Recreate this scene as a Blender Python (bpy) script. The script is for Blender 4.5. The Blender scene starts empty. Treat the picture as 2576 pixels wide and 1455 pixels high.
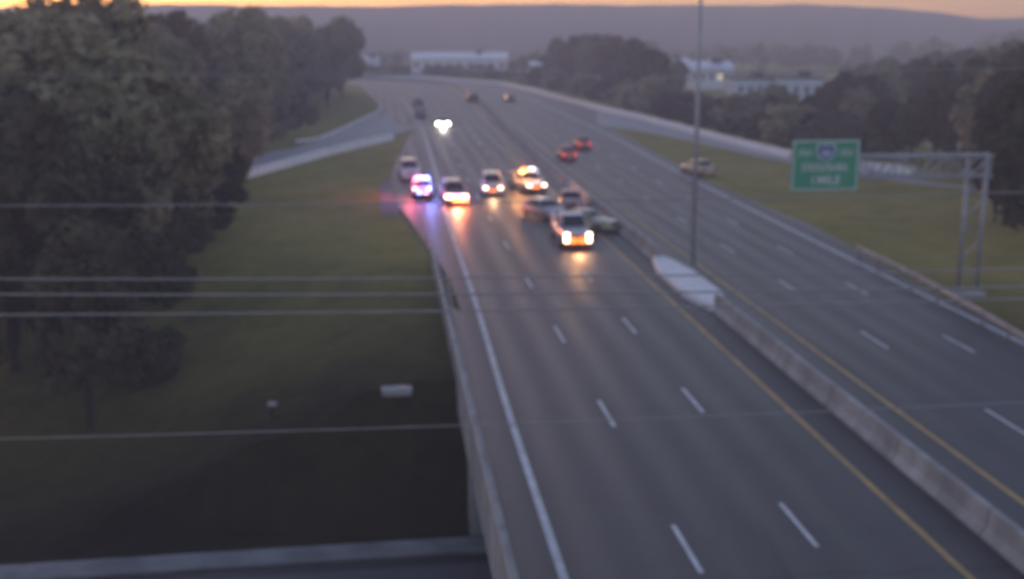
import bpy, bmesh, math, random
from mathutils import Vector, Matrix
R = math.radians
random.seed(7)
sc = bpy.context.scene
COL = sc.collection

# ------------------------------------------------------------------ camera
CAM_H = 14.0
F = 3046.0                       # focal length in units of a 2575 px wide frame
TH = math.atan((727.5 - 78.0) / F)
cd = bpy.data.cameras.new('camera'); cam = bpy.data.objects.new('camera', cd); COL.objects.link(cam)
cam.location = (0, 0, CAM_H); cam.rotation_euler = (math.pi / 2 - TH, 0, 0)
cd.sensor_width = 36; cd.lens = F / 2575 * 36; cd.clip_start = 0.1; cd.clip_end = 9000
cd.dof.use_dof = True; cd.dof.focus_distance = 4.0; cd.dof.aperture_fstop = 2.0   # traffic camera focused too near
sc.camera = cam
# ------------------------------------------------------------------ sky, sun, exposure
SUN_EL, SUN_AZ = 3.0, -31.0      # degrees; azimuth from +Y towards +X
w = bpy.data.worlds.new('World'); sc.world = w; w.use_nodes = True
nt = w.node_tree; nt.nodes.clear()
sky = nt.nodes.new('ShaderNodeTexSky'); sky.sky_type = 'NISHITA'; sky.sun_disc = False
sky.sun_elevation = R(SUN_EL); sky.sun_rotation = R(SUN_AZ); sky.dust_density = 0.9; sky.ozone_density = 1.6; sky.altitude = 200
tint = nt.nodes.new('ShaderNodeMix'); tint.data_type = 'RGBA'; tint.blend_type = 'MULTIPLY'
tint.inputs['Factor'].default_value = 1.0; tint.inputs['B'].default_value = (1.0, 0.84, 0.97, 1)
bg = nt.nodes.new('ShaderNodeBackground'); bg.inputs['Strength'].default_value = 0.15
wo = nt.nodes.new('ShaderNodeOutputWorld')
nt.links.new(sky.outputs[0], tint.inputs['A']); nt.links.new(tint.outputs['Result'], bg.inputs['Color']); nt.links.new(bg.outputs[0], wo.inputs[0])
ld = bpy.data.lights.new('sun', 'SUN'); ld.energy = 0.3; ld.angle = R(12); ld.color = (1.0, 0.62, 0.38)
sun = bpy.data.objects.new('sun', ld); COL.objects.link(sun)
sdir = Vector((math.sin(R(SUN_AZ)) * math.cos(R(SUN_EL)), math.cos(R(SUN_AZ)) * math.cos(R(SUN_EL)), math.sin(R(SUN_EL))))
sun.rotation_euler = (-sdir).to_track_quat('-Z', 'Y').to_euler()
sc.view_settings.view_transform = 'Standard'; sc.view_settings.look = 'None'
sc.view_settings.exposure = 1.98; sc.view_settings.gamma = 1.0
sc.render.engine = 'CYCLES'
sc.cycles.volume_bounces = 1

# ------------------------------------------------------------------ geometry helpers
def ray(px, py):
    x, y = (px - 1287.5) / F, (727.5 - py) / F
    return Vector((x, math.cos(TH) + y * math.sin(TH), -math.sin(TH) + y * math.cos(TH)))
def unproj(px, py, z=0.0):
    d = ray(px, py); k = (z - CAM_H) / d.z
    return Vector((d.x * k, d.y * k, z))
def at_y(px, py, Y):
    d = ray(px, py); k = Y / d.y
    return Vector((d.x * k, Y, CAM_H + d.z * k))
AX = math.atan((1287.5 - 952) / F * math.cos(TH))      # the highway's heading, left of +Y
FWD = Vector((-math.sin(AX), math.cos(AX), 0)); RGT = Vector((math.cos(AX), math.sin(AX), 0))
def st(s, t, z=0.0):
    v = FWD * s + RGT * t; v.z = z; return v
def to_st(p): return p.x * FWD.x + p.y * FWD.y, p.x * RGT.x + p.y * RGT.y
KM = CAM_H / math.cos(TH) * math.cos(AX)
def smooth(x):
    x = max(0.0, min(1.0, x)); return x * x * (3 - 2 * x)
def terrain(x, y):
    s, t = to_st(Vector((x, y, 0)))
    drop = smooth((96 - s) / 48) * smooth((2.2 - t) / 17)           # low ground left of the highway
    trench = smooth((47.5 - s) / 2.5) * smooth((s - 24) / 2.5)       # the street that passes under the highway
    h = -5.0 * max(drop, trench)
    far = max(0.0, y - 330)
    h += 0.25 * math.sin(x * .11 + 1) * math.sin(y * .09) * smooth((abs(t - 17) - 30) / 20)
    return h - 0.03
def on_terrain(px, py):
    d = ray(px, py); k = 20.0
    while k < 900:
        p = Vector((0, 0, CAM_H)) + d * k
        if p.z <= terrain(p.x, p.y): return Vector((p.x, p.y, terrain(p.x, p.y)))
        k += 0.1
    return unproj(px, py)

class MB:
    def __init__(s): s.v = []; s.f = []
    def add(s, verts, faces):
        o = len(s.v); s.v += [tuple(v) for v in verts]; s.f += [tuple(i + o for i in f) for f in faces]; return s
    def box(s, c, d, M=None):
        x, y, z = c; a, b, h = d[0] / 2, d[1] / 2, d[2] / 2
        vs = [Vector((x + i * a, y + j * b, z + k * h)) for k in (-1, 1) for j in (-1, 1) for i in (-1, 1)]
        if M is not None: vs = [M @ v for v in vs]
        return s.add(vs, [(0, 2, 3, 1), (4, 5, 7, 6), (0, 1, 5, 4), (2, 6, 7, 3), (0, 4, 6, 2), (1, 3, 7, 5)])
    def tube(s, pts, r, n=8, cap=True):
        pts = [Vector(p) for p in pts]; rs = r if isinstance(r, (list, tuple)) else [r] * len(pts)
        vs = []; fs = []
        for i, p in enumerate(pts):
            d = (pts[min(i + 1, len(pts) - 1)] - pts[max(i - 1, 0)]).normalized()
            a = d.cross(Vector((0, 0, 1)));
            if a.length < 1e-3: a = Vector((1, 0, 0))
            a.normalize(); b = d.cross(a)
            for k in range(n):
                q = 2 * math.pi * k / n; vs.append(p + (a * math.cos(q) + b * math.sin(q)) * rs[i])
        for i in range(len(pts) - 1):
            for k in range(n):
                k2 = (k + 1) % n; fs.append((i * n + k, i * n + k2, (i + 1) * n + k2, (i + 1) * n + k))
        if cap: fs.append(tuple(range(n))); fs.append(tuple(reversed(range((len(pts) - 1) * n, len(pts) * n))))
        return s.add(vs, fs)
    def loft(s, rings, closed=True, cap=True):
        n = len(rings[0]); vs = [p for r in rings for p in r]; fs = []
        for i in range(len(rings) - 1):
            for k in range(n if closed else n - 1):
                k2 = (k + 1) % n; fs.append((i * n + k, i * n + k2, (i + 1) * n + k2, (i + 1) * n + k))
        if cap and closed:
            fs.append(tuple(reversed(range(n)))); fs.append(tuple(range((len(rings) - 1) * n, len(rings) * n)))
        return s.add(vs, fs)
    def disc(s, c, r, axis, h, n=14):     # a short cylinder along an axis
        c = Vector(c); a = Vector(axis).normalized()
        return s.tube([c - a * h / 2, c + a * h / 2], r, n)
    def build(s, name, mat, parent=None, smooth_=False, bevel=0.0):
        m = bpy.data.meshes.new(name); m.from_pydata(s.v, [], s.f); m.update()
        bm = bmesh.new(); bm.from_mesh(m)
        bmesh.ops.recalc_face_normals(bm, faces=bm.faces)
        if bevel: bmesh.ops.bevel(bm, geom=list(bm.edges), offset=bevel, segments=2, affect='EDGES', clamp_overlap=True)
        bm.to_mesh(m); bm.free()
        m.materials.append(mat)
        if smooth_: m.polygons.foreach_set('use_smooth', [True] * len(m.polygons))
        o = bpy.data.objects.new(name, m); COL.objects.link(o)
        if parent is not None: o.parent = parent
        return o
def mesh_raw(name, vs, fs, mat, parent=None):
    m = bpy.data.meshes.new(name); m.from_pydata([tuple(v) for v in vs], [], fs); m.update(); m.materials.append(mat)
    o = bpy.data.objects.new(name, m); COL.objects.link(o)
    if parent is not None: o.parent = parent
    return o
def empty(name, loc=(0, 0, 0), rz=0.0):
    o = bpy.data.objects.new(name, None); COL.objects.link(o); o.location = loc; o.rotation_euler = (0, 0, rz); o.empty_display_size = .3
    return o
def tag(o, label=None, cat=None, group=None, kind=None):
    if label: o['label'] = label
    if cat: o['category'] = cat
    if group: o['group'] = group
    if kind: o['kind'] = kind
    return o
def copy_tree(o, parent=None):
    c = o.copy(); COL.objects.link(c)
    if parent is not None: c.parent = parent
    for ch in list(o.children): copy_tree(ch, c)
    return c

# ------------------------------------------------------------------ materials
def new_mat(name):
    m = bpy.data.materials.new(name); m.use_nodes = True
    return m, m.node_tree, m.node_tree.nodes['Principled BSDF']
def plain(name, col, rough=.6, metal=0.0, var=.12, scale=3.0, coat=0.0):
    m, n, b = new_mat(name)
    tc = n.nodes.new('ShaderNodeTexCoord'); nz = n.nodes.new('ShaderNodeTexNoise'); nz.inputs['Scale'].default_value = scale; nz.inputs['Detail'].default_value = 5
    cr = n.nodes.new('ShaderNodeValToRGB')
    cr.color_ramp.elements[0].position = .3; cr.color_ramp.elements[1].position = .7
    cr.color_ramp.elements[0].color = tuple(c * (1 - var) for c in col) + (1,); cr.color_ramp.elements[1].color = tuple(min(1, c * (1 + var)) for c in col) + (1,)
    n.links.new(tc.outputs['Object'], nz.inputs['Vector']); n.links.new(nz.outputs[0], cr.inputs[0]); n.links.new(cr.outputs[0], b.inputs['Base Color'])
    b.inputs['Roughness'].default_value = rough; b.inputs['Metallic'].default_value = metal
    b.inputs['Coat Weight'].default_value = coat
    return m
def emit(name, col, strength):
    m, n, b = new_mat(name)
    b.inputs['Base Color'].default_value = tuple(min(1, c) for c in col) + (1,)
    b.inputs['Emission Color'].default_value = tuple(col) + (1,); b.inputs['Emission Strength'].default_value = strength
    return m
def ramp3(n, fac, stops):
    cr = n.nodes.new('ShaderNodeValToRGB'); e = cr.color_ramp.elements
    e[0].position, e[0].color = stops[0][0], stops[0][1] + (1,); e[1].position, e[1].color = stops[-1][0], stops[-1][1] + (1,)
    for p, c in stops[1:-1]:
        q = e.new(p); q.color = c + (1,)
    n.links.new(fac, cr.inputs[0]); return cr
def asphalt(name, base, streak=.25, rough=.55, tracks=False):
    m, n, b = new_mat(name)
    g = n.nodes.new('ShaderNodeNewGeometry')
    mp = n.nodes.new('ShaderNodeMapping'); mp.vector_type = 'POINT'
    mp.inputs['Rotation'].default_value = (0, 0, -AX); mp.inputs['Scale'].default_value = (.55, .012, 1)
    n.links.new(g.outputs['Position'], mp.inputs['Vector'])
    n1 = n.nodes.new('ShaderNodeTexNoise'); n1.inputs['Scale'].default_value = 1; n1.inputs['Detail'].default_value = 4; n.links.new(mp.outputs[0], n1.inputs['Vector'])
    n2 = n.nodes.new('ShaderNodeTexNoise'); n2.inputs['Scale'].default_value = .06; n2.inputs['Detail'].default_value = 6; n.links.new(g.outputs['Position'], n2.inputs['Vector'])
    n3 = n.nodes.new('ShaderNodeTexNoise'); n3.inputs['Scale'].default_value = 6; n3.inputs['Detail'].default_value = 4; n.links.new(g.outputs['Position'], n3.inputs['Vector'])
    a1 = n.nodes.new('ShaderNodeMath'); a1.operation = 'ADD'; n.links.new(n1.outputs[0], a1.inputs[0]); n.links.new(n2.outputs[0], a1.inputs[1])
    a2 = n.nodes.new('ShaderNodeMath'); a2.operation = 'MULTIPLY_ADD'; n.links.new(n3.outputs[0], a2.inputs[0]); a2.inputs[1].default_value = .3; n.links.new(a1.outputs[0], a2.inputs[2])
    lo = tuple(c * (1 - streak) for c in base); hi = tuple(c * (1 + streak) for c in base)
    cr = ramp3(n, a2.outputs[0], [(.75, lo), (1.15, base), (1.5, hi)])
    mr = n.nodes.new('ShaderNodeMapRange'); mr.inputs['From Min'].default_value = .7; mr.inputs['From Max'].default_value = 1.6
    n.links.new(a2.outputs[0], mr.inputs[0]); cr2 = ramp3(n, mr.outputs[0], [(0., lo), (.5, base), (1., hi)])
    n.links.new(cr2.outputs[0], b.inputs['Base Color']); b.inputs['Roughness'].default_value = rough; b.inputs['Specular IOR Level'].default_value = .5
    n.nodes.remove(cr)
    if not tracks: return m
    dt = n.nodes.new('ShaderNodeVectorMath'); dt.operation = 'DOT_PRODUCT'; dt.inputs[1].default_value = RGT; n.links.new(g.outputs['Position'], dt.inputs[0])
    ds = n.nodes.new('ShaderNodeVectorMath'); ds.operation = 'DOT_PRODUCT'; ds.inputs[1].default_value = FWD; n.links.new(g.outputs['Position'], ds.inputs[0])
    def mth(op, a, c=None, e=None):
        q = n.nodes.new('ShaderNodeMath'); q.operation = op
        for i, v in enumerate((a, c, e)):
            if v is None: continue
            if isinstance(v, (int, float)): q.inputs[i].default_value = v
            else: n.links.new(v, q.inputs[i])
        return q.outputs[0]
    wob = mth('MULTIPLY_ADD', n2.outputs[0], .5, -.25)
    tt = mth('ADD', dt.outputs['Value'], wob)
    ph = mth('MULTIPLY', mth('SUBTRACT', tt, 8.18 - .915), 2 * math.pi / 1.83)
    trk = mth('MULTIPLY_ADD', mth('COSINE', ph), .5, .5)                    # 1 in the wheel paths
    jx = mth('PINGPONG', mth('ADD', ds.outputs['Value'], mth('MULTIPLY', n1.outputs[0], 1.2)), 7.3)
    jnt = mth('LESS_THAN', jx, .10)
    vo = n.nodes.new('ShaderNodeTexVoronoi'); vo.feature = 'DISTANCE_TO_EDGE'; vo.inputs['Scale'].default_value = .11
    wp = n.nodes.new('ShaderNodeVectorMath'); wp.operation = 'ADD'; n.links.new(g.outputs['Position'], wp.inputs[0])
    sc_ = n.nodes.new('ShaderNodeVectorMath'); sc_.operation = 'SCALE'; sc_.inputs['Scale'].default_value = 2.0; n.links.new(n3.outputs[1], sc_.inputs[0]); n.links.new(sc_.outputs[0], wp.inputs[1]); n.links.new(wp.outputs[0], vo.inputs['Vector'])
    crk = mth('LESS_THAN', vo.outputs['Distance'], .006)
    f1 = mth('MULTIPLY_ADD', trk, -.30, 1.12)
    f2 = mth('MULTIPLY', f1, mth('MULTIPLY_ADD', mth('MAXIMUM', jnt, crk), -.42, 1.0))
    pb = n.nodes.new('ShaderNodeTexNoise'); pb.inputs['Scale'].default_value = .9; pb.inputs['Detail'].default_value = 1; n.links.new(mp.outputs[0], pb.inputs['Vector'])
    pt = mth('GREATER_THAN', pb.outputs[0], .62)
    f3 = mth('MULTIPLY', f2, mth('MULTIPLY_ADD', pt, -.26, 1.0))
    hs = n.nodes.new('ShaderNodeVectorMath'); hs.operation = 'SCALE'; n.links.new(cr2.outputs[0], hs.inputs[0]); n.links.new(f3, hs.inputs['Scale'])
    n.links.new(hs.outputs[0], b.inputs['Base Color'])
    n.links.new(mth('MULTIPLY_ADD', trk, -.10, rough + .05), b.inputs['Roughness'])
    return m
def jointed(name, col):
    m = plain(name, col, .85, 0, .25, .9); n = m.node_tree; b = n.nodes['Principled BSDF']; src = b.inputs['Base Color'].links[0].from_socket
    g = n.nodes.new('ShaderNodeNewGeometry'); ds = n.nodes.new('ShaderNodeVectorMath'); ds.operation = 'DOT_PRODUCT'; ds.inputs[1].default_value = FWD; n.links.new(g.outputs['Position'], ds.inputs[0])
    pp = n.nodes.new('ShaderNodeMath'); pp.operation = 'PINGPONG'; pp.inputs[1].default_value = 3.05; n.links.new(ds.outputs['Value'], pp.inputs[0])
    lt = n.nodes.new('ShaderNodeMath'); lt.operation = 'LESS_THAN'; lt.inputs[1].default_value = .05; n.links.new(pp.outputs[0], lt.inputs[0])
    mp = n.nodes.new('ShaderNodeMapping'); mp.inputs['Scale'].default_value = (.5, .5, .15); n.links.new(g.outputs['Position'], mp.inputs['Vector'])
    nz = n.nodes.new('ShaderNodeTexNoise'); nz.inputs['Scale'].default_value = 1.0; nz.inputs['Detail'].default_value = 6; n.links.new(mp.outputs[0], nz.inputs['Vector'])
    st_ = n.nodes.new('ShaderNodeMapRange'); st_.inputs['From Min'].default_value = .35; st_.inputs['From Max'].default_value = .62; st_.inputs['To Min'].default_value = .82; st_.inputs['To Max'].default_value = 1.08; n.links.new(nz.outputs[0], st_.inputs[0])
    k = n.nodes.new('ShaderNodeMath'); k.operation = 'MULTIPLY_ADD'; k.inputs[1].default_value = -.5; n.links.new(lt.outputs[0], k.inputs[0]); n.links.new(st_.outputs[0], k.inputs[2])
    sc_ = n.nodes.new('ShaderNodeVectorMath'); sc_.operation = 'SCALE'; n.links.new(src, sc_.inputs[0]); n.links.new(k.outputs[0], sc_.inputs['Scale']); n.links.new(sc_.outputs[0], b.inputs['Base Color'])
    return m
def grass_mat():
    m, n, b = new_mat('grass_ground')
    g = n.nodes.new('ShaderNodeNewGeometry')
    n1 = n.nodes.new('ShaderNodeTexNoise'); n1.inputs['Scale'].default_value = .045; n1.inputs['Detail'].default_value = 8; n1.inputs['Roughness'].default_value = .65
    n2 = n.nodes.new('ShaderNodeTexNoise'); n2.inputs['Scale'].default_value = 1.3; n2.inputs['Detail'].default_value = 6
    for q in (n1, n2): n.links.new(g.outputs['Position'], q.inputs['Vector'])
    a = n.nodes.new('ShaderNodeMath'); a.operation = 'MULTIPLY_ADD'; n.links.new(n2.outputs[0], a.inputs[0]); a.inputs[1].default_value = .5; n.links.new(n1.outputs[0], a.inputs[2])
    n4 = n.nodes.new('ShaderNodeTexNoise'); n4.inputs['Scale'].default_value = .28; n4.inputs['Detail'].default_value = 5; n4.inputs['Roughness'].default_value = .7; n.links.new(g.outputs['Position'], n4.inputs['Vector'])
    a4 = n.nodes.new('ShaderNodeMath'); a4.operation = 'MULTIPLY_ADD'; n.links.new(n4.outputs[0], a4.inputs[0]); a4.inputs[1].default_value = .9; n.links.new(a.outputs[0], a4.inputs[2]); a = a4
    mr = n.nodes.new('ShaderNodeMapRange'); mr.inputs['From Min'].default_value = .88; mr.inputs['From Max'].default_value = 1.55; n.links.new(a.outputs[0], mr.inputs[0])
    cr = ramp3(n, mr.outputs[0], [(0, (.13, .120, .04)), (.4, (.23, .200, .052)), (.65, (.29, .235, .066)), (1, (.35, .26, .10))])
    # vignette-like light falloff painted into the ground colour, darkest beside the street
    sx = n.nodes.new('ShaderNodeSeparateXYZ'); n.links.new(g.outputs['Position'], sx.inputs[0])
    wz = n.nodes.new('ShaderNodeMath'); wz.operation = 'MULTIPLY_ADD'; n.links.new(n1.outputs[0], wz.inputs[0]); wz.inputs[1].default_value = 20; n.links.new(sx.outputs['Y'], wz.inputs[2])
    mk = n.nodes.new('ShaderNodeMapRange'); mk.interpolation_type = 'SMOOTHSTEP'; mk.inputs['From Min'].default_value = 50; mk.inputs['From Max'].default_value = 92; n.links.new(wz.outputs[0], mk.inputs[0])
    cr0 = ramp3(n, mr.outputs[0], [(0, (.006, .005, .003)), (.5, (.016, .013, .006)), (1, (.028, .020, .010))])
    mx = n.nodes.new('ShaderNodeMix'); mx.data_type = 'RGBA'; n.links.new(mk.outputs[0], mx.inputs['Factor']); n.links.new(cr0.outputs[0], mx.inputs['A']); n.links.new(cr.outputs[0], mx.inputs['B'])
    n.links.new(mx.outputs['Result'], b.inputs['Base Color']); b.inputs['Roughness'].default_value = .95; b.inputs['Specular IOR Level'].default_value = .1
    bp = n.nodes.new('ShaderNodeBump'); bp.inputs['Strength'].default_value = .6; bp.inputs['Distance'].default_value = .2; n.links.new(n2.outputs[0], bp.inputs['Height']); n.links.new(bp.outputs[0], b.inputs['Normal'])
    return m
def foliage(name, lo, mid, hi):
    m, n, b = new_mat(name)
    g = n.nodes.new('ShaderNodeNewGeometry'); oi = n.nodes.new('ShaderNodeObjectInfo')
    nz = n.nodes.new('ShaderNodeTexNoise'); nz.inputs['Scale'].default_value = .35; nz.inputs['Detail'].default_value = 4; n.links.new(g.outputs['Position'], nz.inputs['Vector'])
    a = n.nodes.new('ShaderNodeMath'); a.operation = 'MULTIPLY_ADD'; n.links.new(g.outputs['Random Per Island'], a.inputs[0]); a.inputs[1].default_value = .22; n.links.new(nz.outputs[0], a.inputs[2])
    a2 = n.nodes.new('ShaderNodeMath'); a2.operation = 'MULTIPLY_ADD'; n.links.new(oi.outputs['Random'], a2.inputs[0]); a2.inputs[1].default_value = .35; n.links.new(a.outputs[0], a2.inputs[2])
    mr = n.nodes.new('ShaderNodeMapRange'); mr.inputs['From Min'].default_value = .42; mr.inputs['From Max'].default_value = 1.05; n.links.new(a2.outputs[0], mr.inputs[0])
    cr = ramp3(n, mr.outputs[0], [(0, lo), (.5, mid), (1, hi)])
    n.links.new(cr.outputs[0], b.inputs['Base Color']); b.inputs['Roughness'].default_value = .85; b.inputs['Specular IOR Level'].default_value = .2
    tr = n.nodes.new('ShaderNodeBsdfTranslucent'); n.links.new(cr.outputs[0], tr.inputs['Color'])
    ms = n.nodes.new('ShaderNodeMixShader'); ms.inputs[0].default_value = .4; out = n.nodes['Material Output']
    n.links.new(b.outputs[0], ms.inputs[1]); n.links.new(tr.outputs[0], ms.inputs[2]); n.links.new(ms.outputs[0], out.inputs['Surface'])
    return m
M = {
 'asphalt': asphalt('asphalt', (.049, .044, .047), .40, .54, True), 'street': asphalt('street_asphalt', (.07, .068, .078)), 'ramp': asphalt('ramp_concrete', (.30, .285, .29), .12, .7),
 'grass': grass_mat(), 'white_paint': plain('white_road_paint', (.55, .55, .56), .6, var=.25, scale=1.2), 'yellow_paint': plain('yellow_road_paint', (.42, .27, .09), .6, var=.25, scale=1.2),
 'concrete': plain('weathered_concrete', (.36, .35, .34), .85, var=.22, scale=.8), 'pale_concrete': plain('pale_concrete', (.78, .76, .76), .8, var=.1, scale=.7),
 'jointed': jointed('jointed_concrete', (.32, .31, .305)),
 'steel': plain('galvanised_steel', (.24, .24, .26), .5, .5, .15, 2), 'wire': plain('cable_metal', (.30, .30, .31), .6, .0), 'grey_steel': plain('grey_painted_steel', (.33, .33, .36), .5, .2, .15, 2),
 'bark': plain('bark', (.035, .028, .022), .95, var=.35, scale=4),
 'leaf_a': foliage('leaf_grey_green', (.115, .108, .066), (.235, .212, .125), (.38, .335, .21)),
 'leaf_b': foliage('leaf_dark', (.032, .031, .019), (.07, .066, .039), (.125, .112, .066)),
 'leaf_c': foliage('leaf_autumn', (.045, .034, .02), (.105, .075, .042), (.17, .12, .068)),
 'tyre': plain('tyre_rubber', (.012, .012, .013), .85), 'rim': plain('wheel_rim', (.35, .35, .36), .35, .8), 'glass': plain('car_glass', (.012, .013, .016), .08, var=.05, coat=.3),
 'black_trim': plain('black_trim', (.015, .015, .017), .5), 'sign_green': plain('sign_green', (.04, .31, .19), .45, var=.08), 'sign_white': plain('sign_white', (.60, .66, .66), .45, var=.05),
 'sign_blue': plain('sign_blue', (.06, .12, .34), .45, var=.05), 'sign_red': plain('sign_red', (.35, .04, .05), .45, var=.05), 'sign_back': plain('sign_aluminium', (.4, .4, .42), .4, .6),
 'wall_white': plain('pale_wall', (.82, .80, .82), .8, var=.1, scale=.3), 'wall_pink': plain('pinkish_wall', (.75, .62, .64), .8, var=.1, scale=.3), 'wall_blue': plain('bluish_wall', (.62, .68, .78), .8, var=.08, scale=.3),
 'roof_dark': plain('dark_roof', (.05, .048, .06), .8, var=.2, scale=.4), 'roof_pale': plain('pale_metal_roof', (.72, .70, .76), .45, .2, .08, .4), 'wall_teal': plain('teal_wall', (.12, .27, .25), .7), 'window': plain('window_glass', (.16, .16, .19), .2),
 'head_white': emit('headlight_white', (1, .86, .84), 4.0), 'head_warm': emit('headlight_warm', (1, .60, .44), 3.2), 'head_off': plain('headlight_lens', (.6, .6, .62), .1),
 'amber': emit('amber_lamp', (1, .20, .03), 1.0), 'tail_on': emit('taillight_lit', (1, .08, .05), .4), 'tail_off': plain('taillight_lens', (.25, .01, .012), .2),
 'bar_blue': emit('blue_flasher', (.18, .22, 1), 5), 'bar_red': emit('red_flasher', (1, .20, .36), 4), 'bar_orange': emit('orange_flasher', (1, .12, .025), 5), 'bar_white': emit('white_flasher', (.86, .80, 1), 1.2),
 'head_dazzle': emit('headlight_dazzling', (1, .80, .66), 7),
 'window_lit': emit('lit_window', (1, .85, .5), .15), 'dirt': plain('bare_soil', (.06, .045, .032), .95, var=.3, scale=.5),
}
# ------------------------------------------------------------------ setting: ground, hills
def axis(lo, hi, bands):
    out = []; x = lo
    while x < hi:
        out.append(x); step = next(st_ for lim, st_ in bands if abs(x - 0) <= lim); x += step
    out.append(hi); return out
xs = axis(-940, 940, [(70, 2.0), (130, 6), (400, 30), (1e9, 100)])
ys = axis(-60, 1060, [(110, 2.0), (420, 10), (900, 60), (1e9, 250)])
gv = [(x, y, terrain(x, y) if abs(x) < 420 and y < 450 else -0.05) for y in ys for x in xs]
nx = len(xs)
gf = [(j * nx + i, j * nx + i + 1, (j + 1) * nx + i + 1, (j + 1) * nx + i) for j in range(len(ys) - 1) for i in range(nx - 1)]
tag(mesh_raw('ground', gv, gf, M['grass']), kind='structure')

def interp(tab, x):
    if x <= tab[0][0]: return tab[0][1]
    for (a, b), (c, d) in zip(tab, tab[1:]):
        if x <= c: return b + (d - b) * (x - a) / (c - a)
    return tab[-1][1]
RIDGE = [(-1500, 40), (0, 22), (400, 14), (900, 20), (1300, 14), (1700, 17), (2000, 15), (2200, 22), (2350, 37), (2440, 49), (2575, 46), (4200, 60)]
hv = []; hf = []; NA, NR = 150, 26
for j in range(NR):
    r = 600 + 450 * j / (NR - 1)
    for i in range(NA):
        px = -1400 + 5400 * i / (NA - 1)
        top = CAM_H + (78 - interp(RIDGE, px)) / F * 960
        k = smooth((r - 620) / 340) if r < 960 else 1 - .4 * smooth((r - 960) / 200)
        z = -2 + (top + 2) * k + (1.6 * math.sin(px * .021 + r * .01) + 1.1 * math.sin(px * .053 - r * .023) + random.uniform(-.8, .8)) * .6 * smooth((r - 620) / 200) * (.3 if abs(r - 960) < 40 else 1)
        x = (px - 1287.5) / F * r
        hv.append((x, r, z))
hf = [(j * NA + i, j * NA + i + 1, (j + 1) * NA + i + 1, (j + 1) * NA + i) for j in range(NR - 1) for i in range(NA - 1)]
m, n, b = new_mat('hill_woodland'); g = n.nodes.new('ShaderNodeNewGeometry'); nz = n.nodes.new('ShaderNodeTexNoise'); nz.inputs['Scale'].default_value = .03; nz.inputs['Detail'].default_value = 8
n.links.new(g.outputs['Position'], nz.inputs['Vector']); cr = ramp3(n, nz.outputs[0], [(.3, (.03, .032, .026)), (.5, (.055, .05, .04)), (.7, (.085, .066, .05))]); n.links.new(cr.outputs[0], b.inputs['Base Color']); b.inputs['Roughness'].default_value = .95
tag(mesh_raw('hills', hv, hf, m), kind='structure')

# ------------------------------------------------------------------ roads
def poly(name, pts, mat, z):
    vs = [(p.x, p.y, z) for p in pts]
    o = mesh_raw(name, vs, [tuple(range(len(vs)))], mat)
    me = o.data; bm = bmesh.new(); bm.from_mesh(me)
    bmesh.ops.triangulate(bm, faces=bm.faces); bmesh.ops.recalc_face_normals(bm, faces=bm.faces)
    for f in bm.faces:
        if f.normal.z < 0: f.normal_flip()
    bm.to_mesh(me); bm.free()
    return tag(o, kind='structure')
U = lambda *pp: [unproj(x, y) for x, y in pp]
hw_left = [st(-40, 3.2), st(62, 3.35)] + U((1161, 785), (1128, 694), (1100, 648), (1058, 585), (1013, 527), (985, 495), (980, 443), (1013, 369), (1040, 322), (1000, 312), (955, 272), (930, 240), (900, 215)) + [Vector((-140, 330, 0))]
hw_right = [Vector((-140, 400, 0))] + U((910, 192), (1043, 194), (1154, 203), (1265, 210), (1376, 236), (1431, 251), (1500, 283), (1500, 312), (1560, 335), (1680, 400), (1800, 465), (1938, 525), (2041, 565), (2111, 603), (2200, 655), (2330, 725), (2480, 800)) + [st(50, 29.8), st(-40, 29.8)]
poly('highway', hw_left + hw_right, M['asphalt'], 0.0)
poly('left_ramp_road', U((1045, 322), (985, 342), (900, 360), (800, 385), (700, 410), (620, 432)) + [Vector((-50, 98, 0)), Vector((-75, 88, 0)), Vector((-78, 97, 0)), Vector((-56, 108, 0)), Vector((-36, 130, 0))] + U((740, 372), (800, 352), (880, 316), (940, 284), (960, 268)), M['ramp'], -0.008)
poly('right_ramp_road', U((1340, 224), (1376, 236), (1431, 250), (1523, 272), (1624, 296), (1735, 325), (1864, 358), (1990, 388), (2120, 410), (2300, 432), (2575, 455), (2800, 470), (2800, 520), (2575, 490), (2300, 462), (2150, 442), (1985, 410), (1864, 384), (1735, 354), (1600, 328), (1490, 314), (1400, 290)), M['ramp'], -0.008)
poly('gravel_pullout', U((1010, 455), (975, 448), (950, 470), (958, 505), (950, 530), (985, 545), (1030, 530)), plain('gravel', (.17, .165, .17), .95, var=.35, scale=3), -0.012)
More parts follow.
